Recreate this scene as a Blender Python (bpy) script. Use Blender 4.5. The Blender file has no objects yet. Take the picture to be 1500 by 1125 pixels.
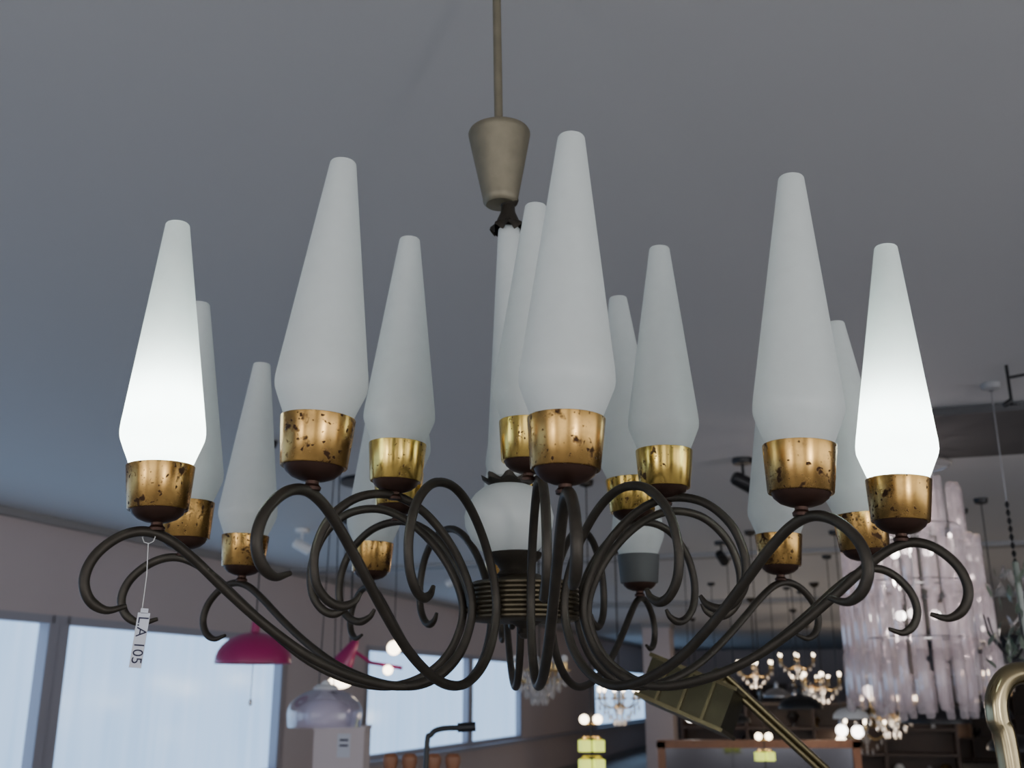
import bpy, math, random
from mathutils import Vector, Matrix
random.seed(7)
S = bpy.context.scene
COL = S.collection
H = 1.5            # eye height: all z below are given relative to it, then lifted

# ------------------------------------------------------------------ materials
def new_mat(name):
    m = bpy.data.materials.new(name); m.use_nodes = True
    nt = m.node_tree; nt.nodes.clear()
    out = nt.nodes.new('ShaderNodeOutputMaterial')
    return m, nt, out

def pbr(name, col, rough=0.5, metal=0.0, emis=None, es=0.0, noise=0.0, nscale=8.0, bump=0.0, coat=0.0):
    m, nt, out = new_mat(name)
    b = nt.nodes.new('ShaderNodeBsdfPrincipled')
    b.inputs['Base Color'].default_value = (*col, 1)
    b.inputs['Roughness'].default_value = rough
    b.inputs['Metallic'].default_value = metal
    b.inputs['Coat Weight'].default_value = coat
    if emis:
        b.inputs['Emission Color'].default_value = (*emis, 1)
        b.inputs['Emission Strength'].default_value = es
    tc = nt.nodes.new('ShaderNodeTexCoord')
    n = nt.nodes.new('ShaderNodeTexNoise'); n.inputs['Scale'].default_value = nscale
    n.inputs['Detail'].default_value = 5
    nt.links.new(tc.outputs['Object'], n.inputs['Vector'])
    if noise > 0:
        mx = nt.nodes.new('ShaderNodeMix'); mx.data_type = 'RGBA'
        mx.inputs[6].default_value = (*[c*(1-noise) for c in col], 1)
        mx.inputs[7].default_value = (*[min(1, c*(1+noise)) for c in col], 1)
        nt.links.new(n.outputs['Fac'], mx.inputs[0])
        nt.links.new(mx.outputs[2], b.inputs['Base Color'])
    if bump > 0:
        bp = nt.nodes.new('ShaderNodeBump'); bp.inputs['Strength'].default_value = bump
        bp.inputs['Distance'].default_value = 0.002
        nt.links.new(n.outputs['Fac'], bp.inputs['Height'])
        nt.links.new(bp.outputs['Normal'], b.inputs['Normal'])
    nt.links.new(b.outputs[0], out.inputs[0])
    return m

def brass_patina(name, gold, dark, thr=0.60, spots=130.0, rough=0.24, mott=0.5, soft=0.06):
    """aged brass: broad warm tarnish clouds + sparse irregular dark pitting"""
    m, nt, out = new_mat(name)
    L = nt.links.new
    b = nt.nodes.new('ShaderNodeBsdfPrincipled'); b.inputs['Metallic'].default_value = 1
    tc = nt.nodes.new('ShaderNodeTexCoord'); oi = nt.nodes.new('ShaderNodeObjectInfo')
    ad = nt.nodes.new('ShaderNodeVectorMath'); ad.operation = 'ADD'
    ml = nt.nodes.new('ShaderNodeVectorMath'); ml.operation = 'SCALE'
    cb = nt.nodes.new('ShaderNodeCombineXYZ')
    L(oi.outputs['Random'], cb.inputs[0]); L(oi.outputs['Random'], cb.inputs[1])
    L(cb.outputs[0], ml.inputs[0]); ml.inputs['Scale'].default_value = 3
    L(tc.outputs['Object'], ad.inputs[0]); L(ml.outputs[0], ad.inputs[1])
    n1 = nt.nodes.new('ShaderNodeTexNoise'); n1.inputs['Scale'].default_value = spots; n1.inputs['Detail'].default_value = 3
    n2 = nt.nodes.new('ShaderNodeTexNoise'); n2.inputs['Scale'].default_value = 32; n2.inputs['Detail'].default_value = 6
    n3 = nt.nodes.new('ShaderNodeTexNoise'); n3.inputs['Scale'].default_value = spots*2.6; n3.inputs['Detail'].default_value = 1
    L(ad.outputs[0], n1.inputs['Vector']); L(ad.outputs[0], n2.inputs['Vector']); L(ad.outputs[0], n3.inputs['Vector'])
    sm = nt.nodes.new('ShaderNodeMath'); sm.operation = 'MULTIPLY_ADD'
    sm.inputs[1].default_value = 0.55
    L(n2.outputs['Fac'], sm.inputs[0]); L(n1.outputs['Fac'], sm.inputs[2])
    r1 = nt.nodes.new('ShaderNodeMapRange'); r1.inputs['From Min'].default_value = thr+0.275; r1.inputs['From Max'].default_value = thr+0.275+soft
    L(sm.outputs[0], r1.inputs['Value'])
    sm3 = nt.nodes.new('ShaderNodeMath'); sm3.operation = 'MULTIPLY_ADD'; sm3.inputs[1].default_value = 0.5
    L(n2.outputs['Fac'], sm3.inputs[0]); L(n3.outputs['Fac'], sm3.inputs[2])
    r3 = nt.nodes.new('ShaderNodeMapRange'); r3.inputs['From Min'].default_value = thr+0.285; r3.inputs['From Max'].default_value = thr+0.285+soft
    L(sm3.outputs[0], r3.inputs['Value'])
    mxx = nt.nodes.new('ShaderNodeMath'); mxx.operation = 'MAXIMUM'
    L(r1.outputs[0], mxx.inputs[0]); L(r3.outputs[0], mxx.inputs[1])
    r2 = nt.nodes.new('ShaderNodeValToRGB')
    r2.color_ramp.elements[0].position = 0.38; r2.color_ramp.elements[1].position = 0.68
    r2.color_ramp.elements[0].color = (*gold, 1)
    r2.color_ramp.elements[1].color = (*[g*(1-mott)+d*mott for g, d in zip(gold, dark)], 1)
    L(n2.outputs['Fac'], r2.inputs[0])
    mx = nt.nodes.new('ShaderNodeMix'); mx.data_type = 'RGBA'
    L(mxx.outputs[0], mx.inputs[0]); L(r2.outputs[0], mx.inputs[6]); mx.inputs[7].default_value = (*dark, 1)
    L(mx.outputs[2], b.inputs['Base Color'])
    mr = nt.nodes.new('ShaderNodeMapRange'); mr.inputs['To Min'].default_value = rough; mr.inputs['To Max'].default_value = rough+0.35
    L(mxx.outputs[0], mr.inputs['Value']); L(mr.outputs[0], b.inputs['Roughness'])
    L(b.outputs[0], out.inputs[0])
    return m

def opal(name, col, trans=0.5, gl=0.04):
    m, nt, out = new_mat(name); L = nt.links.new
    d = nt.nodes.new('ShaderNodeBsdfDiffuse'); t = nt.nodes.new('ShaderNodeBsdfTranslucent')
    g = nt.nodes.new('ShaderNodeBsdfGlossy'); g.inputs['Roughness'].default_value = 0.45
    g.inputs['Color'].default_value = (1, 1, 1, 1)
    tc = nt.nodes.new('ShaderNodeTexCoord')
    n = nt.nodes.new('ShaderNodeTexNoise'); n.inputs['Scale'].default_value = 60; n.inputs['Detail'].default_value = 6
    L(tc.outputs['Object'], n.inputs['Vector'])
    mc = nt.nodes.new('ShaderNodeMix'); mc.data_type = 'RGBA'
    mc.inputs[6].default_value = (*[c*0.92 for c in col], 1); mc.inputs[7].default_value = (*col, 1)
    L(n.outputs['Fac'], mc.inputs[0])
    L(mc.outputs[2], d.inputs['Color']); L(mc.outputs[2], t.inputs['Color'])
    m1 = nt.nodes.new('ShaderNodeMixShader'); m1.inputs[0].default_value = trans
    m2 = nt.nodes.new('ShaderNodeMixShader'); m2.inputs[0].default_value = gl
    L(d.outputs[0], m1.inputs[1]); L(t.outputs[0], m1.inputs[2])
    L(m1.outputs[0], m2.inputs[1]); L(g.outputs[0], m2.inputs[2]); L(m2.outputs[0], out.inputs[0])
    return m

def clear_glass(name, col, opac=0.35, em=0.0):
    m, nt, out = new_mat(name); L = nt.links.new
    t = nt.nodes.new('ShaderNodeBsdfTransparent'); t.inputs['Color'].default_value = (*[0.5+0.5*c for c in col], 1)
    g = nt.nodes.new('ShaderNodeBsdfGlossy'); g.inputs['Roughness'].default_value = 0.12
    d = nt.nodes.new('ShaderNodeBsdfTranslucent'); d.inputs['Color'].default_value = (*col, 1)
    d2 = nt.nodes.new('ShaderNodeBsdfDiffuse'); d2.inputs['Color'].default_value = (*col, 1)
    md = nt.nodes.new('ShaderNodeMixShader'); md.inputs[0].default_value = 0.5
    L(d.outputs[0], md.inputs[1]); L(d2.outputs[0], md.inputs[2])
    lw = nt.nodes.new('ShaderNodeLayerWeight'); lw.inputs[0].default_value = 0.35
    m1 = nt.nodes.new('ShaderNodeMixShader'); m1.inputs[0].default_value = opac
    L(t.outputs[0], m1.inputs[1]); L(md.outputs[0], m1.inputs[2])
    m2 = nt.nodes.new('ShaderNodeMixShader')
    L(lw.outputs['Facing'], m2.inputs[0])
    L(m1.outputs[0], m2.inputs[1]); L(g.outputs[0], m2.inputs[2])
    L(m2.outputs[0], out.inputs[0])
    return m

M_glass = opal('opal_glass', (0.83, 0.868, 0.852), 0.50)
M_brass_old = brass_patina('brass_patina', (0.50, 0.30, 0.092), (0.055, 0.03, 0.018), 0.605, 80, 0.26, 0.65, 0.09)
M_brass = brass_patina('brass_bright', (0.66, 0.46, 0.12), (0.10, 0.06, 0.03), 0.67, 90, 0.22, 0.35, 0.05)
M_bronze = pbr('dark_bronze', (0.036, 0.030, 0.023), 0.50, 0.6, noise=0.5, nscale=60)
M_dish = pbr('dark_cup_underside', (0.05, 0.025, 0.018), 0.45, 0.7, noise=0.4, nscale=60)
M_hub = pbr('hub_brass', (0.070, 0.057, 0.036), 0.48, 0.8, noise=0.4, nscale=40)
M_rod = pbr('stem_brass', (0.215, 0.19, 0.135), 0.52, 0.7, noise=0.34, nscale=38, bump=0.2)
M_greycup = pbr('grey_socket', (0.06, 0.065, 0.065), 0.6)
M_black = pbr('black_metal', (0.015, 0.015, 0.017), 0.4, 0.3)
M_white = pbr('white_enamel', (0.75, 0.75, 0.75), 0.4)
M_magenta = pbr('magenta_enamel', (0.33, 0.008, 0.11), 0.35, coat=0.3)
M_goldl = pbr('gold_metal', (0.70, 0.50, 0.22), 0.3, 1.0)
M_olive = pbr('olive_brass', (0.065, 0.060, 0.036), 0.38, 0.95, noise=0.3, nscale=20)
M_olivee = pbr('olive_brass_edge', (0.16, 0.135, 0.075), 0.3, 1.0)
M_tube = pbr('polished_brass_tube', (0.30, 0.245, 0.14), 0.2, 1.0, noise=0.25, nscale=30)
M_steel = pbr('steel', (0.4, 0.4, 0.42), 0.3, 1.0)
M_wood = pbr('brown_wood', (0.22, 0.09, 0.042), 0.45, noise=0.3, nscale=30)
M_dwood = pbr('dark_wood', (0.06, 0.035, 0.025), 0.5, noise=0.3, nscale=6)
M_mirror = pbr('old_mirror', (0.10, 0.10, 0.11), 0.12, 1.0)
M_bulb = pbr('lit_bulb', (1, 0.9, 0.7), 0.5, emis=(1, 0.82, 0.60), es=9)
M_bulbw = pbr('lit_bulb_white', (1, 1, 1), 0.5, emis=(1, 0.95, 0.88), es=9)
M_yell = pbr('lit_yellow_glass', (0.9, 0.9, 0.2), 0.5, emis=(0.72, 0.85, 0.12), es=1.2)
M_crystal = clear_glass('crystal', (0.85, 0.82, 0.80), 0.35)
M_pinkglass = clear_glass('pink_murano_glass', (0.93, 0.86, 0.88), 0.26)
M_lilac = clear_glass('lilac_glass', (0.78, 0.70, 0.86), 0.36)
M_green = pbr('green_glass_leaf', (0.16, 0.2, 0.15), 0.2, coat=0.5)
M_paper = pbr('paper', (0.55, 0.57, 0.63), 0.8)
M_ink = pbr('ink', (0.02, 0.02, 0.05), 0.8)
M_string = pbr('string', (0.6, 0.6, 0.6), 0.8)
M_ceil = pbr('ceiling_paint', (0.55, 0.55, 0.56), 0.7, noise=0.05, nscale=0.6)
M_wall = pbr('wall_paint', (0.55, 0.485, 0.49), 0.8, noise=0.05, nscale=1.0)
M_floor = pbr('floor_concrete', (0.27, 0.26, 0.255), 0.5, noise=0.2, nscale=1.5)
M_frame = pbr('window_frame_paint', (0.36, 0.36, 0.42), 0.5)
M_panel = pbr('dark_panel', (0.07, 0.07, 0.075), 0.7)
M_trim = pbr('trim_paint', (0.3, 0.3, 0.31), 0.6)

def window_mat():
    m, nt, out = new_mat('frosted_window'); L = nt.links.new
    b = nt.nodes.new('ShaderNodeBsdfPrincipled')
    b.inputs['Base Color'].default_value = (0.12, 0.15, 0.2, 1); b.inputs['Roughness'].default_value = 0.12
    tc = nt.nodes.new('ShaderNodeTexCoord')
    mp = nt.nodes.new('ShaderNodeMapping'); mp.inputs['Scale'].default_value = (6, 6, 0.35)
    n = nt.nodes.new('ShaderNodeTexNoise'); n.inputs['Scale'].default_value = 1.6; n.inputs['Detail'].default_value = 3
    L(tc.outputs['Object'], mp.inputs[0]); L(mp.outputs[0], n.inputs['Vector'])
    r = nt.nodes.new('ShaderNodeValToRGB')
    r.color_ramp.elements[0].position = 0.25; r.color_ramp.elements[0].color = (0.34, 0.55, 0.86, 1)
    r.color_ramp.elements[1].position = 0.8; r.color_ramp.elements[1].color = (0.46, 0.68, 1.0, 1)
    L(n.outputs['Fac'], r.inputs[0]); L(r.outputs[0], b.inputs['Emission Color'])
    b.inputs['Emission Strength'].default_value = 1.75
    L(b.outputs[0], out.inputs[0])
    return m
M_win = window_mat()

# ------------------------------------------------------------------ mesh builder
def catmull(pts, n=6):
    pts = [Vector(p) for p in pts]
    P = [2*pts[0]-pts[1]] + pts + [2*pts[-1]-pts[-2]]
    out = []
    for i in range(1, len(P)-2):
        p0, p1, p2, p3 = P[i-1:i+3]
        for k in range(n):
            t = k/n
            out.append(0.5*((2*p1)+(-p0+p2)*t+(2*p0-5*p1+4*p2-p3)*t*t+(-p0+3*p1-3*p2+p3)*t*t*t))
    out.append(pts[-1])
    return out

class MB:
    def __init__(s): s.v=[]; s.f=[]; s.mi=[]; s.sm=[]; s.mats=[]
    def m(s, mat):
        if mat not in s.mats: s.mats.append(mat)
        return s.mats.index(mat)
    def lathe(s, c, prof, mat, seg=24, M=None):
        k = s.m(mat); b = len(s.v); c = Vector(c)
        for r, z in prof:
            for j in range(seg):
                a = 2*math.pi*j/seg
                p = Vector((max(r, 1e-4)*math.cos(a), max(r, 1e-4)*math.sin(a), z))
                if M: p = M @ p
                s.v.append(p+c)
        for i in range(len(prof)-1):
            for j in range(seg):
                j2 = (j+1) % seg
                s.f.append((b+i*seg+j, b+i*seg+j2, b+(i+1)*seg+j2, b+(i+1)*seg+j)); s.mi.append(k); s.sm.append(True)
        return s
    def tube(s, pts, r, mat, seg=10, taper=None):
        k = s.m(mat); pts = [Vector(p) for p in pts]; n = len(pts); b = len(s.v)
        t0 = (pts[1]-pts[0]).normalized()
        nrm = t0.orthogonal().normalized()
        for i, p in enumerate(pts):
            t = (pts[min(i+1, n-1)]-pts[max(i-1, 0)]).normalized()
            nrm = (nrm - t*nrm.dot(t)).normalized(); bn = t.cross(nrm)
            rr = r
            if taper:
                e = min(i, n-1-i)/taper
                if e < 1: rr = r*(0.45+0.55*e)
            for j in range(seg):
                a = 2*math.pi*j/seg
                s.v.append(p+nrm*math.cos(a)*rr+bn*math.sin(a)*rr)
        for i in range(n-1):
            for j in range(seg):
                j2 = (j+1) % seg
                s.f.append((b+i*seg+j, b+i*seg+j2, b+(i+1)*seg+j2, b+(i+1)*seg+j)); s.mi.append(k); s.sm.append(True)
        s.f.append(tuple(b+j for j in reversed(range(seg)))); s.mi.append(k); s.sm.append(False)
        s.f.append(tuple(b+(n-1)*seg+j for j in range(seg))); s.mi.append(k); s.sm.append(False)
        return s
    def box(s, c, d, mat, M=None):
        k = s.m(mat); b = len(s.v); c = Vector(c)
        for x in (-1, 1):
            for y in (-1, 1):
                for z in (-1, 1):
                    p = Vector((x*d[0]/2, y*d[1]/2, z*d[2]/2))
                    if M: p = M @ p
                    s.v.append(p+c)
        for q in ((0,1,3,2),(4,6,7,5),(0,4,5,1),(2,3,7,6),(0,2,6,4),(1,5,7,3)):
            s.f.append(tuple(b+i for i in q)); s.mi.append(k); s.sm.append(False)
        return s
    def sphere(s, c, r, mat, sz=1.0, seg=14):
        pr = [(r*math.sin(math.pi*i/8), -r*sz*math.cos(math.pi*i/8)) for i in range(9)]
        return s.lathe(c, pr, mat, seg)
    def mesh(s, name):
        me = bpy.data.meshes.new(name); me.from_pydata([tuple(p) for p in s.v], [], s.f)
        for m_ in s.mats: me.materials.append(m_)
        me.polygons.foreach_set('material_index', s.mi); me.polygons.foreach_set('use_smooth', s.sm)
        me.update()
        try: me.set_sharp_from_angle(angle=math.radians(38))
        except Exception: pass
        return me
    def obj(s, name, parent=None, loc=(0, 0, 0)):
        o = bpy.data.objects.new(name, s.mesh(name)); COL.objects.link(o); o.location = loc
        if parent: o.parent = parent
        return o

def empty(name, loc=(0, 0, 0)):
    e = bpy.data.objects.new(name, None); COL.objects.link(e); e.location = loc; e.empty_display_size = 0.1
    return e

def point(name, loc, e, col=(1, 1, 1), r=0.02, parent=None):
    l = bpy.data.lights.new(name, 'POINT'); l.energy = e; l.color = col; l.shadow_soft_size = r
    o = bpy.data.objects.new(name, l); COL.objects.link(o); o.location = loc
    if parent: o.parent = parent
    return o

# ------------------------------------------------------------------ room (rotated 17.5 deg to view)
TH = math.radians(17.5); st, ct = math.sin(TH), math.cos(TH)
RZ = Matrix.Rotation(-TH, 3, 'Z')
def R(w, u, z): return Vector((w*ct+u*st, -w*st+u*ct, z+H))
WL, UF, UB, WR, ZC, ZF = -5.41, 33.0, -4.0, 9.0, 1.2, -1.5
def rbox(name, w0, w1, u0, u1, z0, z1, mat):
    return MB().box(R((w0+w1)/2, (u0+u1)/2, (z0+z1)/2), (w1-w0, u1-u0, z1-z0), mat, RZ).obj(name)
rbox('ceiling', WL-0.3, WR+0.3, UB-.2, UF+0.3, ZC, ZC+0.15, M_ceil)
rbox('floor', WL-0.3, WR+0.3, UB-.2, UF+0.3, ZF-0.15, ZF, M_floor)
rbox('wall_back', WL-0.3, WR+0.3, UF, UF+0.3, ZF, ZC, M_wall)
rbox('wall_right', WR, WR+0.3, 5.0, UF, ZF, ZC, M_wall)
# unseen wall added behind the viewer: piers and open bays structure the brass reflections
wf = MB()
for w0, w1 in [(WL, -4.3), (-1.9, -1.0), (1.3, 2.3), (4.7, 5.6), (8.0, WR)]:
    wf.box(R((w0+w1)/2, UB, (ZC+ZF)/2), (w1-w0, .2, ZC-ZF), M_wall, RZ)
wf.box(R((WL+WR)/2, UB, ZF+.2), (WR-WL, .18, .4), M_wall, RZ)
for w in (-3.1, .15, 3.5, 6.8): wf.box(R(w, UB, 0), (.07, .1, ZC-ZF-.1), M_frame, RZ)
wf.obj('reflection_wall_front')
# left wall with window openings
ZW0, ZW1 = -0.78, 0.525
wins = [(-3.6, -0.4), (-0.3, 2.9), (3.01, 6.22), (6.32, 9.53), (11.46, 15.05), (15.15, 17.7), (23.3, 29.8)]
wl = MB()
def lb(u0, u1, z0, z1): wl.box(R(WL-0.12, (u0+u1)/2, (z0+z1)/2), (0.24, u1-u0, z1-z0), M_wall, RZ)
lb(UB, UF, ZW1, ZC); lb(UB, UF, ZF, ZW0)
for a, b in [(UB, -3.6), (9.53, 11.46), (17.7, 23.3), (29.8, UF)]: lb(a, b, ZW0, ZW1)
wl.obj('wall_left')
for i, (a, b) in enumerate(wins):
    w = MB()
    w.box(R(WL-0.10, (a+b)/2, (ZW0+ZW1)/2), (0.02, b-a, ZW1-ZW0), M_win, RZ)
    t = 0.06
    for uu in (a, b): w.box(R(WL-0.05, uu, (ZW0+ZW1)/2), (0.10, t+0.05, ZW1-ZW0), M_frame, RZ)
    for zz in (ZW0+t/2, ZW1-t/2): w.box(R(WL-0.05, (a+b)/2, zz), (0.10, b-a, t), M_frame, RZ)
    w.obj('window_%d' % (i+1))
rbox('trim_1', WL, WL+0.06, UB+.15, UF, ZC-0.05, ZC, M_trim)
rbox('trim_2', WL, WL+0.10, UB+.15, UF, ZW0-0.05, ZW0, M_frame)
rbox('trim_3', WL+0.07, WR, 9.4, 9.6, ZC-0.035, ZC, M_trim)
rbox('trim_4', WL+0.07, WR, 14.4, 14.7, ZC-0.06, ZC, M_trim)
rbox('baseboard_left', WL, WL+0.02, UB+.15, UF, ZF, ZF+0.1, M_trim)

# ------------------------------------------------------------------ CHANDELIER
CX, CY = 0.018, 1.39
ch = empty('chandelier', (CX, CY, H+0.115))
def chloc(x, y, z): return Vector((x-CX, y-CY, z-0.115))

PROF = [(.236,.114),(.243,.104),(.258,.099),(.275,.108),(.288,.130),(.290,.165),(.276,.203),(.245,.230),(.205,.237),(.168,.226),
        (.133,.199),(.104,.162),(.0855,.120),(.085,.085),(.102,.046),(.135,.018),(.178,.006),(.23,.014),(.285,.040),
        (.335,.078),(.380,.118),(.420,.153),(.450,.173),(.478,.180),(.506,.172),(.530,.151),(.539,.126),(.531,.105),(.512,.095),(.490,.100)]
def ss(a, b, x):
    t = max(0, min(1, (x-a)/(b-a))); return t*t*(3-2*t)
# (angle, radius, dz, lean, glass length factor, hook tightness)
OUT = [(3.8, .465, -.009, .032, 1.035, 1), (35.5, .465, -.015, .05, 1.055, .95), (63, .48, -.018, .055, 1.03, .85), (92, .465, -.020, -.035, .985, .85), (120, .465, -.016, .02, 1.0, 1),
       (154, .465, -.024, 0, 1.0, 1), (184, .465, -.008, 0, 1.0, 1), (-146, .465, -.008, .01, 1.0, 1), (-118, .50, -.017, .02, 1.0, 1), (-87, .455, -.010, -.025, 1.0, 1),
       (-56, .49, -.014, -.03, 1.03, .92), (-27, .465, .004, .04, .985, 1)]
INN = {0: (0, .2, .032, 0, -.012), 2: (64, .2, .02, -.010, 0), 4: (124, .19, -.035, -.010, -.006), 6: (184, .2, 0, 0, 0), 8: (-118, .21, 0, 0, 0), 10: (-57, .2, .025, -.006, 0)}

def cup_mesh(body):
    c = MB()
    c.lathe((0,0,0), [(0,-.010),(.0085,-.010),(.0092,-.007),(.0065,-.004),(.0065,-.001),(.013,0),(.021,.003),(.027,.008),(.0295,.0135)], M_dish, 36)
    c.lathe((0,0,0), [(.0295,.0125),(.0318,.0125),(.0326,.0135),(.0368,.060),(.0368,.0612),(.0352,.0612),(.0335,.040),(.030,.016),(0,.015)], body, 48)
    return c.mesh('cup')
ME_old = cup_mesh(M_brass_old); ME_brt = cup_mesh(M_brass); ME_gry = cup_mesh(M_greycup)
def shade_mesh(f):
    gp = [(.0315,.050),(.0325,.060),(.0355,.067),(.0400,.078),(.0440,.088),(.0454,.0920),(.0460,.0965),(.0459,.101),(.0453,.108),(.0438,.119)]
    for i in range(1, 13):
        t = i/12; gp.append((.0438+(.0142-.0438)*t, .119+(.3435-.119)*t))
    gp += [(.0138,.3460),(.0128,.3474),(.010,.3482),(0,.3486)]
    gp = [(r, .055+(z-.055)*f) for r, z in gp]
    g = MB(); g.lathe((0,0,0), gp, M_glass, 48); return g.mesh('glass_shade')
GL = {}
def put(me, name, loc, lean=0):
    o = bpy.data.objects.new(name, me); COL.objects.link(o); o.parent = ch
    o.location = loc; o.rotation_euler = (0, lean, 0)
    return o
for f in sorted({o[4] for o in OUT} | {1.0}): GL[f] = shade_mesh(f)

for i, (ang, Rr, dz, lean, gf, hk) in enumerate(OUT):
    a = math.radians(ang); dx, dy = math.sin(a), -math.cos(a)
    pts = []
    for r, z in PROF:
        if r > .465: r = .465+(r-.465)*hk
        rr = r+(Rr-.465)*ss(.15, .42, r); zz = z+dz*ss(.2, .42, r)
        pts.append(chloc(CX+dx*rr, CY+dy*rr, zz))
    MB().tube(catmull(pts, 6), .0056, M_bronze, 12, taper=10).obj('arm_%d' % (i+1), ch)
    loc = chloc(CX+dx*Rr, CY+dy*Rr, .1915+dz)
    put(ME_gry if i == 5 else ME_old, 'outer_cup_%d' % (i+1), loc, lean)
    put(GL[gf], 'outer_glass_shade_%d' % (i+1), loc, lean)
    if i in (2, 10):
        for k, zz in enumerate((.085, .11, .135)):
            point('candle_bulb_%d_%d' % (i+1, k), loc+Vector((lean*zz, 0, zz)), .85, (.86, 1, .96), .010, ch)
    if i in INN:
        ia, ir, il, idz, ix = INN[i]
        a2 = math.radians(ang)
        loc = chloc(CX+math.sin(a2)*ir+ix, CY-math.cos(a2)*ir, .2475+idz)
        put(ME_brt, 'inner_cup_%d' % (i+1), loc, il)
        put(GL[1.0], 'inner_glass_shade_%d' % (i+1), loc, il)

# hub
hp = [(0,.088),(.05,.088),(.070,.089)]
for k in range(8):
    z = .090+k*.0060
    hp += [(.0722,z),(.0742,z+.0016),(.0742,z+.0040),(.0715,z+.0053)]
hp += [(.068,.139),(.04,.142),(.030,.146),(.022,.150),(0,.150)]
MB().lathe(chloc(CX-.003, CY, 0), hp, M_hub, 64).obj('hub_ring', ch)
MB().lathe(chloc(CX, CY, 0), [(0,.066),(.006,.067),(.011,.073),(.008,.079),(.014,.083),(.022,.088)], M_bronze, 24).obj('hub_finial', ch)
lug = MB()
for o in OUT:
    a = math.radians(o[0]); lug.tube([chloc(CX+math.sin(a)*.066, CY-math.cos(a)*.066, .103), chloc(CX+math.sin(a)*.084, CY-math.cos(a)*.084, .103)], .004, M_bronze, 8)
lug.obj('arm_lugs', ch)
MB().lathe(chloc(.004, CY, 0), [(.022,.145),(.026,.149),(.020,.155),(.024,.162),(.034,.171),(.038,.178),(.030,.180)], M_bronze, 32).obj('neck', ch)
MB().lathe(chloc(-.004, CY, 0), [(.030,.177),(.040,.183),(.052,.197),(.0595,.214),(.061,.228),(.057,.244),(.047,.258),(.036,.267),(.026,.271)], M_glass, 48).obj('glass_globe', ch)
def crown(name, x, z, r0, r1, h, n, mat):
    c = MB(); k = c.m(mat); seg = n*6
    o = chloc(x, CY, z)
    for t, rr in ((0, 0), (.15, .6), (.6, 1), (1, 1.0)):
        for j in range(seg):
            a = 2*math.pi*j/seg
            r = r0+(r1-r0)*rr*(1+.22*math.cos(n*a)*t)
            c.v.append(o+Vector((r*math.cos(a), r*math.sin(a), h*t+.004*math.cos(n*a)*t)))
    for i in range(3):
        for j in range(seg):
            j2 = (j+1) % seg
            c.f.append((i*seg+j, i*seg+j2, (i+1)*seg+j2, (i+1)*seg+j)); c.mi.append(k); c.sm.append(True)
    return c.obj(name, ch)
crown('lower_crown', -.004, .268, .012, .034, .014, 8, M_bronze)
MB().lathe(chloc(-.004, CY, 0), [(.024,.277),(.0300,.282),(.0312,.295),(.030,.32),(.0165,.655),(.012,.660)], M_glass, 40).obj('glass_column', ch)
crown('upper_crown', -.005, .668, .010, .025, -.016, 8, M_bronze)
MB().lathe(chloc(-.006, CY, 0), [(.0175,.656),(.019,.662),(.016,.672),(.011,.684),(.010,.694),(.014,.698),(.016,.704),(0,.706)], M_bronze, 28).obj('column_nut', ch)
Mx = Matrix.Rotation(-.02, 3, 'Y')
MB().lathe(chloc(-.017, CY, .695), [(0,0),(.022,.002),(.026,.006),(.027,.014),(.0465,.114),(.0475,.120),(.046,.1235),(.032,.127),(.009,.130),(.0085,.134)], M_rod, 48, Mx).obj('stem_cone', ch)
MB().tube([chloc(-.020, CY, .815), chloc(-.0245, CY, 1.06), chloc(-.027, CY, 1.19)], .0066, M_rod, 16).obj('stem_rod', ch)
MB().lathe(chloc(-.027, CY, 1.2), [(.007,-.05),(.03,-.045),(.05,-.01),(.052,0)], M_rod, 32).obj('ceiling_canopy', ch)
# price tag hanging on the left arm
tg = MB()
p0 = chloc(-.394, 1.112, .154); p1 = chloc(-.389, 1.10, .084)
tg.tube([p0, p0*.5+p1*.5+Vector((.0015, 0, 0)), p1], .0005, M_string, 6)
tg.tube([chloc(-.394, 1.112, .160)+Vector((.007*math.cos(t*.8), .0*t, .007*math.sin(t*.8))) for t in range(9)], .0005, M_string, 5)
tm = Matrix.Rotation(math.radians(4), 3, 'Y')
tc_ = chloc(-.3885, 1.10, .051)
tg.box(tc_, (.0130, .0005, .056), M_paper, tm)
tg.box(tc_+Vector((.0020, 0, .0300)), (.008, .0005, .005), M_paper, tm)
tg.obj('price_tag', ch)
def text(body, loc, size, rot, parent, mat):
    cu = bpy.data.curves.new('lettering', 'FONT'); cu.body = body; cu.size = size; cu.extrude = .00005
    cu.align_x = 'CENTER'; cu.align_y = 'CENTER'; cu.materials.append(mat)
    o = bpy.data.objects.new('tag_lettering', cu); COL.objects.link(o); o.location = loc; o.rotation_euler = rot; o.parent = parent
text('L.A 105', tc_+Vector((0, -.0006, 0)), .0155, (math.radians(90), math.radians(94), 0), ch, M_ink)

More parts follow.
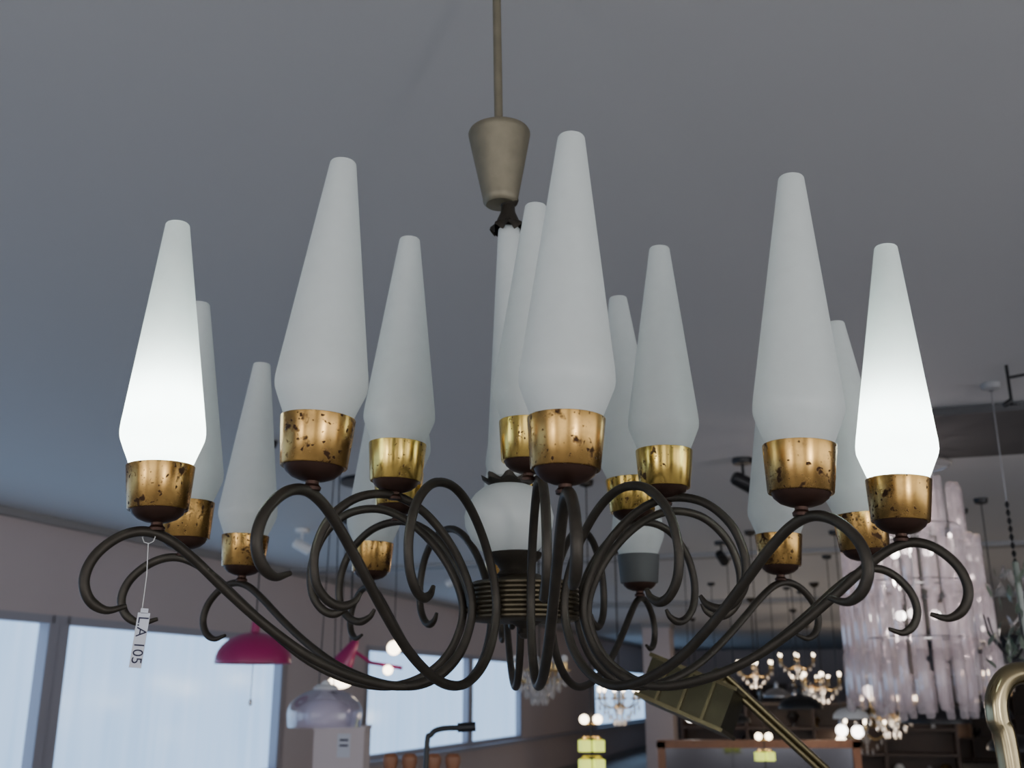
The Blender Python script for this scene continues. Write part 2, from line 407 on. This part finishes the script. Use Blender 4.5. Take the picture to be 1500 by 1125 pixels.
# ------------------------------------------------------------------ tube glass chandelier (right)
gx, gy = 1.93, 5.0
gc = MB()
for tier, (rad, zt, ln, n) in enumerate([(.14,1.05,.30,12),(.25,.98,.26,18),(.30,.72,.28,22),(.20,.72,.28,14),(.32,.46,.28,26),(.22,.42,.28,14),(.33,.20,.26,26),(.22,.16,.26,14),(.10,.1,.2,7)]):
    for j in range(n):
        a = 2*math.pi*(j+.5*(tier % 2))/n
        rr = rad+random.uniform(-.01, .01); z = zt+random.uniform(-.03, .03)
        l = ln*random.uniform(.92, 1.05)
        gc.lathe((rr*math.cos(a), rr*math.sin(a), z), [(0,-l),(.016,-l),(.021,-l+.01),(.021,-.01),(.016,0),(0,0)], M_pinkglass, 6)
for z in (1.05, .74, .48, .22):
    gc.tube([(.24*math.cos(t*math.pi/12), .24*math.sin(t*math.pi/12), z+.02) for t in range(25)], .004, M_steel, 6)
    gc.tube([(-.24, 0, z+.02), (.24, 0, z+.02)], .004, M_steel, 6)
gc.tube([(0, 0, .2), (0, 0, 1.18)], .01, M_steel, 8)
gc.lathe((0, 0, 1.2), [(0,-.03),(.07,-.03),(.08,-.02),(.08,0)], M_white, 24)
for z in (.95, .65, .35):
    for k in range(3):
        gc.sphere((.09*math.cos(k*2.1), .09*math.sin(k*2.1), z), .024, M_bulbw)
g_o = gc.obj('glass_tube_chandelier', None, (gx, gy, H))
for z in (.8, .5, .25): point('chandelier_light', (0, 0, z), 2.6, (1, .86, .82), .03, g_o)

# ceiling plate + bracket
MB().box((0, 0, 0), (.55, .95, .035), M_panel, RZ).obj('ceiling_access_panel', None, (2.22, 4.75, H+1.18))
MB().tube([(0,0,0),(0,0,-.16),(.0,-.05,-.17)], .006, M_black).tube([(0,0,-.05),(.16,0,-.02),(.16,0,0)], .006, M_black).tube([(0,0,-.14),(-.03,0,-.16)], .01, M_black).obj('ceiling_hook_bracket', None, (1.90, 3.75, H+1.2))
# ceiling spotlights
def spot(x, y, rz, mat):
    m = MB(); Ms = Matrix.Rotation(rz, 3, 'Z') @ Matrix.Rotation(math.radians(115), 3, 'Y')
    m.lathe((0,0,0), [(0,-.03),(.05,-.03),(.055,-.02),(.055,0)], mat, 20)
    m.tube([(0,0,-.02),(0,0,-.10)], .008, mat, 8)
    m.lathe((0,0,-.13), [(0,-.07),(.03,-.065),(.038,-.05),(.042,.07),(.040,.072),(.034,.05),(0,.045)], mat, 20, Ms)
    m.obj('ceiling_spotlight', None, (x, y, H+ZC))
spot(-1.62, 7.9, .4, M_white); spot(-.6, 10.5, 2.5, M_white); spot(1.75, 8.6, 1, M_black); spot(1.24, 5.4, .2, M_black); spot(3.6, 8.3, 2, M_white)

# ------------------------------------------------------------------ pendants
def dome(name, x, y, z, r, h, mat, lit=None, inner=M_white, cordr=.004, finial=False, e=0):
    m = MB()
    pr = [(r*math.cos(t), h*math.sin(t)) for t in [i*math.pi/2/8*0.93 for i in range(9)]]
    m.lathe((0,0,0), [(r*.985,-.006)]+[(r, -.004)]+pr+[(.022,h),(.018,h+.05),(.006,h+.06)], mat, 36)
    m.lathe((0,0,0), [(p[0]*.96, p[1]*.95-.003) for p in pr], inner, 36)
    m.tube([(0,0,h+.05),(0,0,ZC-z)], cordr, M_black, 6)
    m.lathe((0,0,ZC-z), [(.006,-.04),(.04,-.03),(.045,0)], M_black, 16)
    m.sphere((0,0,h*.35), r*.22, lit or M_white, 1.2)
    if finial:
        m.tube([(0,0,h*.3),(0,0,-.17)], .0018, M_black, 5); m.sphere((0,0,-.18), .009, M_white, 1.8)
    o = m.obj(name, None, (x, y, H+z))
    if e: point('lamp_light', (0, 0, -.05), e, (1, .8, .58), .05, o)
    return o
dome('magenta_dome_pendant_lamp', -1.22, 5.0, .130, .178, .140, M_magenta, inner=M_magenta, finial=True)

# glass mushroom pendant
m = MB()
pr = [(.172*math.cos(t), .115*math.sin(t)) for t in [i*math.pi/2/9*0.9 for i in range(10)]]
m.lathe((0,0,0), [(.166,-.06),(.170,-.03)]+pr, M_lilac, 40)
m.lathe((0,0,0), [(.085,-.045),(.09,-.0),(.07,.05),(.03,.08),(.02,.14),(.008,.15)], M_white, 32)
m.lathe((0,0,0), [(.0,.10),(.05,.105),(.06,.115),(.04,.13),(.0,.135)], M_white, 24)
for dx in (-.035, .035): m.tube([(dx,0,.12),(dx*.3,0,1.27)], .003, M_black, 6)
m.lathe((0,0,1.30), [(.01,-.06),(.04,-.05),(.05,0)], M_black, 16)
for k in range(3): m.sphere((.03*k-.03, 0, -.01), .014, M_bulbw)
m.obj('glass_mushroom_pendant_lamp', None, (-.87, 5.0, H-.10))

# opal disc pendant
m = MB(); m.sphere((0,0,0), .085, M_bulb, .45, 20); m.tube([(0,0,.03),(0,0,1.13)], .004, M_black, 6); m.lathe((0,0,.03),[(.04,0),(.05,.02),(.02,.05),(0,.05)],M_steel,16)
m.lathe((0,0,1.145), [(.01,-.04),(.04,-.03),(.045,0)], M_black, 16)
m.obj('opal_disc_pendant_lamp', None, (-1.20, 7.4, H+.055))

# magenta cone lamp with bulbs
m = MB()
m.lathe((0,0,0), [(.07,-.10),(.07,-.098),(.03,.04),(.012,.08),(0,.085)], M_magenta, 24, Matrix.Rotation(.5, 3, 'Y'))
m.tube([(0,0,.05),(-.01,0,.98)], .006, M_black, 8)
m.tube([(0,0,.02),(.12,0,-.06),(.30,0,-.09)], .010, M_magenta, 8)
m.sphere((.25,0,.02), .040, M_bulb); m.sphere((.22,0,-.10), .028, M_bulb)
m.tube([(.25,0,.05),(.25,0,.98)], .003, M_black, 6)
m.lathe((.1,0,.985), [(0,-.03),(.2,-.02),(.2,0)], M_black, 16)
m.obj('magenta_cone_spot_lamp', None, (-.92, 6.0, H+.215))

# black floor lamp
m = MB()
m.tube(catmull([(0,0,-1.47),(0,0,-.5),(0,0,-.16),(.012,0,-.115),(.04,0,-.10),(.10,0,-.097)], 6), .0075, M_black, 10)
m.tube([(.085,0,-.097),(.135,0,-.094)], .013, M_black, 12)
m.lathe((0,0,-1.5), [(0,0),(.14,0),(.14,.015),(.02,.03)], M_black, 32)
m.obj('black_floor_lamp', None, (-.236, 3.0, H))

# wooden peg rack
m = MB()
for px in (-.38, -.32, -.245, -.185):
    m.lathe((px,0,-.185), [(.009,-.12),(.012,-.07),(.018,-.05),(.024,-.028),(.024,-.012),(.016,-.002),(0,0)], M_wood, 20)
m.box((-.28,0,-.31), (.30,.03,.04), M_wood)
for px in (-.40, -.16): m.lathe((px,0,0), [(.018,-1.5),(.014,-1.4),(.014,-.35),(.017,-.29),(0,-.285)], M_wood, 14)
for px in (-.40, -.16): m.box((px,0,-1.48), (.05,.30,.04), M_wood)
m.obj('wooden_coat_rack', None, (0, 3.4, H))

# display plinth with label
m = MB(); m.box((0,0,-.85), (.29,.29,1.30), M_wall); m.box((0,0,-.205), (.30,.30,.02), M_wall); m.box((0,0,-1.47), (.32,.32,.06), M_trim)
m.box((.03,-.147,-.30), (.075,.002,.13), M_paper); m.box((.03,-.1485,-.27), (.05,.001,.012), M_ink); m.box((.03,-.1485,-.30), (.05,.001,.012), M_ink)
m.obj('display_plinth', None, (-1.0, 6.4, H))

# brass swing-arm floor lamp
m = MB()
Ms = Matrix.Rotation(math.radians(24), 3, 'Y') @ Matrix.Rotation(math.radians(-25), 3, 'Z')
cc = Vector((.37,0,-.01))
m.box(cc, (.18,.11,.078), M_olive, Ms)
m.box(cc+Ms@Vector((0,0,-.042)), (.192,.122,.008), M_olivee, Ms)
m.box(cc+Ms@Vector((0,0,.042)), (.192,.122,.008), M_olivee, Ms)
for k in (-.05, 0, .05): m.box(cc+Ms@Vector((k,-.057,0)), (.006,.006,.078), M_olivee, Ms)
for off in (0, .018): m.tube([(.425+off,0,.030),(.66+off,.0,-.19)], .0065, M_olivee, 10)
m.sphere((.425,0,.03), .017, M_olivee); m.sphere((.668,0,-.19), .02, M_olivee)
m.tube([(.668,0,-.19),(.668,0,-1.46)], .011, M_olive, 12)
m.lathe((.668,0,-1.5), [(0,0),(.14,0),(.14,.02),(.03,.035),(.012,.05)], M_olive, 32)
m.obj('brass_swing_arm_floor_lamp', None, (0, 2.2, H))

# brass arc floor lamp at right edge
m = MB()
m.tube(catmull([(.735,0,-1.47),(.733,0,-.6),(.731,0,-.12),(.722,0,-.04),(.726,0,-.005),(.745,0,.02),(.775,0,.026),(.81,0,.01),(.83,0,-.03),(.835,0,-.07)], 8), .0165, M_tube, 20)
m.lathe((.835,0,-.14), [(.075,-.06),(.07,-.03),(.03,.03),(.02,.075),(0,.08)], M_tube, 32)
m.lathe((.735,0,-1.5), [(0,0),(.16,0),(.16,.02),(.03,.035),(.016,.05)], M_tube, 32)
m.obj('brass_arc_floor_lamp', None, (0, 1.6, H))

# floral chandelier right edge
m = MB()
for j in range(90):
    a = random.uniform(0, 6.28); rr = random.uniform(.03, .15); z = random.uniform(-.2, .18)
    Mr = Matrix.Rotation(random.uniform(0, 6), 3, 'Z') @ Matrix.Rotation(random.uniform(-1, 1), 3, 'X')
    k = m.m(random.choice([M_green, M_green, M_crystal])); b = len(m.v); c0 = Vector((rr*math.cos(a), rr*math.sin(a), z))
    for q in ((0,0,-.035),(.014,.003,-.008),(.010,.003,.014),(0,-.004,.035),(-.010,.003,.014),(-.014,.003,-.008)): m.v.append(c0+Mr@Vector(q))
    m.f.append(tuple(range(b, b+6))); m.mi.append(k); m.sm.append(False)
for j in range(6):
    a = j*math.pi/3
    m.tube(catmull([(0,0,-.1),(.06*math.cos(a),.06*math.sin(a),-.16),(.13*math.cos(a),.13*math.sin(a),-.08),(.15*math.cos(a),.15*math.sin(a),0)],4), .004, M_black, 6)
m.tube([(0,0,-.15),(0,0,.2)], .012, M_green, 8)
for j in range(8):
    z = .2+j*.032
    m.lathe((0,0,z), [(.004,-.014),(.010,0),(.004,.014)], M_black, 8)
m.tube([(0,0,.42),(0,0,.92)], .0025, M_steel, 6)
m.lathe((0,0,.92), [(.01,-.03),(.035,-.02),(.04,0)], M_trim, 16)
m.obj('floral_glass_chandelier', None, (1.95, 4.0, H+.28))

# generic crystal chandelier
def crystal(x, y, z, r, e=0, nb=8, lit=True):
    m = MB()
    m.tube([(0,0,-r*.6),(0,0,ZC-z)], .007, M_bronze, 6)
    m.lathe((0,0,ZC-z), [(.01,-.06),(.05,-.03),(.06,0)], M_bronze, 14)
    for j in range(nb):
        a = 2*math.pi*j/nb+.2; ca, sa = math.cos(a), math.sin(a)
        m.tube(catmull([(0,0,-r*.25),(.45*r*ca,.45*r*sa,-r*.5),(.9*r*ca,.9*r*sa,-r*.3),(r*ca,r*sa,-.02)],4), .006, M_goldl, 6)
        m.lathe((r*ca,r*sa,0), [(0,-.02),(.03,-.012),(.032,-.005),(.01,0),(.009,.04),(0,.04)], M_goldl, 8)
        m.sphere((r*ca,r*sa,.065), .015, M_bulb if lit else M_white, 1.6, 8)
        for q in range(4):
            f = 1-.24*q
            m.lathe((r*f*ca,r*f*sa,-.07-r*.22*q), [(0,-.045),(.012,-.02),(.010,.0),(0,.02)], M_crystal, 5)
            if not lit: m.lathe((r*f*math.cos(a+.4),r*f*math.sin(a+.4),-.02-r*.22*q), [(0,-.06),(.014,-.03),(.012,.0),(0,.02)], M_crystal, 5)
    m.lathe((0,0,-r*.5), [(0,-.06),(.03,-.03),(.05,0),(.02,.04),(.03,.10),(.012,.16)], M_crystal, 10)
    o = m.obj('crystal_chandelier', None, (x, y, H+z))
    if e: point('chandelier_light', (0, 0, -.25), e, (1, .80, .60), .12, o)
for t in [(.18,7,.14,.18,0,9,False),(.90,9,-.05,.17,3,6),(3.49,12,.12,.22,8,6),(3.17,9,-.12,.22,5,7),(3.60,11,-.36,.22,0,6),
          (3.2,14,.30,.24,9,6),(4.3,16,.46,.28,9,6),(4.45,10,.10,.24,6,6),(5.6,20,.2,.35,14,8),(3.1,18,-.2,.3,8,6),(7.5,20,-.3,.35,14,8)]:
    crystal(*t)
for (x, y, z, r, mt) in [(2.15,8,-.12,.16,M_black),(2.44,6.2,-.17,.19,M_black),(3.09,7,-.16,.16,M_black),(4.6,12,.0,.22,M_black),(2.6,10.5,-.05,.13,M_steel),(3.05,6.6,-.34,.15,M_black),(2.0,9.6,-.26,.12,M_black)]:
    dome('black_dome_pendant_lamp' if mt == M_black else 'steel_dome_pendant_lamp', x, y, z, r, r*.6, mt)
for (x, y, z, r, e) in [(2.52,8,-.19,.13,4),(3.6,13,-.1,.16,5),(5.1,15,.2,.2,8)]:
    dome('white_dome_pendant_lamp', x, y, z, r, r*.6, M_white, lit=M_bulb, e=e)
def globe(name, x, y, z, r, mat, e=0):
    m = MB(); m.sphere((0,0,0), r, mat, 1, 20); m.lathe((0,0,r*.9), [(r*.4,0),(r*.45,.03),(r*.2,.06),(0,.06)], M_steel, 12)
    m.tube([(0,0,r),(0,0,ZC-z)], .004, M_black, 6); m.lathe((0,0,ZC-z), [(.01,-.04),(.04,-.03),(.045,0)], M_black, 12)
    o = m.obj(name, None, (x, y, H+z))
    if e: point('globe_fill_light', (0, 0, -r-.12), e, (1, .97, .93), .1, o)
for t in [(1.5,9,-.19,.06),(4.0,12.5,-.45,.07),(2.9,9.5,-.33,.05),(3.3,12.5,-.1,.06),(6.0,18,.0,.1),(2.3,12,.10,.06)]:
    globe('opal_globe_pendant_lamp', *t, M_bulbw)
# unseen globes behind the viewer, added to brighten the ceiling
for t in [(.9,-.9,.25,.13),(-2.2,-1.6,.25,.13)]:
    globe('opal_globe_pendant_lamp', *t, M_bulbw, 28)
# yellow glass cube lamps
def cubes(x, y, z, n=2):
    m = MB()
    for i in (-1, 0):
        for j in range(n):
            Mz = Matrix.Rotation(.3, 3, 'Z')
            m.box((i*.075+.037, 0, -j*.10), (.055,.055,.060), M_yell, Mz)
            m.lathe((i*.075+.037,0,-j*.10+.030), [(.02,0),(.024,.008),(.01,.02),(0,.02)], M_goldl, 10)
    for i in (-1, 0): m.sphere((i*.075+.037, 0, .14), .026, M_bulb)
    m.tube([(0,0,-.28),(0,0,ZC-z)], .004, M_bronze, 6); m.lathe((0,0,ZC-z), [(.01,-.04),(.04,-.03),(.045,0)], M_bronze, 12)
    for j in range(n): m.tube([(-.04,0,-j*.10+.045),(.04,0,-j*.10+.045)], .005, M_goldl, 6)
    m.tube([(-.04,0,.115),(.04,0,.115)], .005, M_goldl, 6)
    m.obj('yellow_glass_cube_pendant_lamp', None, (x, y, H+z))
cubes(.44, 6, -.29); cubes(1.86, 8, -.46, 1)

# pillars, shelving, mirror
def pillar(name, w, u, s): 
    m = MB(); m.box(R(w, u, (ZC+ZF)/2), (s, s, ZC-ZF), M_wall, RZ); m.box(R(w, u, ZF+.06), (s+.03, s+.03, .12), M_trim, RZ); m.box(R(w, u, ZC-.04), (s+.04, s+.04, .08), M_trim, RZ); m.obj(name)
pillar('pillar', -3.3, 19.5, .5); pillar('pillar', 1.2, 24, .7)
def shelf(w, u, wid, top):
    m = MB()
    m.box(R(w, u+.2, (ZF+top)/2), (wid, .03, top-ZF), M_dwood, RZ)
    for z in [ZF+.05+i*(top-ZF-.07)/4 for i in range(5)]: m.box(R(w, u, z), (wid, .4, .04), M_dwood, RZ)
    n = int(wid/.9)
    for i in range(n+1): m.box(R(w-wid/2+i*wid/n, u, (ZF+top)/2), (.04, .4, top-ZF), M_dwood, RZ)
    for i in range(int(wid*4)):
        zi = random.choice([1, 2, 3]); z = ZF+.05+zi*(top-ZF-.07)/4
        x = w-wid/2+random.uniform(.1, wid-.1); s = random.uniform(.05, .11)
        m.lathe(R(x, u-.05, z+.02), [(0,0),(s*.6,0),(s*.3,s*.5),(s,s*1.6),(s*.5,s*2.4),(0,s*2.4)], random.choice([M_white, M_goldl, M_bulb, M_steel, M_crystal]), 12)
    m.obj('display_shelf')
shelf(-.5, 15.5, 3.6, -.15); shelf(4.8, 26, 6.4, .35); shelf(-3.2, 31, 3.0, .2)
m = MB()
m.box((0,0,-.75), (1.5,.04,.9), M_mirror)
for dx in (-.77, .77): m.box((dx,0,-.75), (.06,.07,1.0), M_wood)
for z in (-.27, -1.22): m.box((0,0,z), (1.6,.07,.06), M_wood)
for dx in (-.6, .6): m.box((dx,.1,-1.31), (.06,.4,.12), M_wood)
m.obj('wood_framed_mirror', None, (1.95, 8.6, H-.13))

# ------------------------------------------------------------------ light
W = bpy.data.worlds.new('world'); S.world = W; W.use_nodes = True
bg = W.node_tree.nodes['Background']; bg.inputs[0].default_value = (0.94, 0.955, 1.0, 1); bg.inputs[1].default_value = 3.15

cam = bpy.data.cameras.new('camera'); co = bpy.data.objects.new('camera', cam); COL.objects.link(co)
cam.sensor_width = 36; cam.lens = 36; cam.clip_start = .02; cam.clip_end = 200
cam.dof.use_dof = True; cam.dof.focus_distance = 1.15; cam.dof.aperture_fstop = 8
co.location = (0, 0, H); co.rotation_euler = (math.radians(90+16.7), 0, 0)
S.camera = co
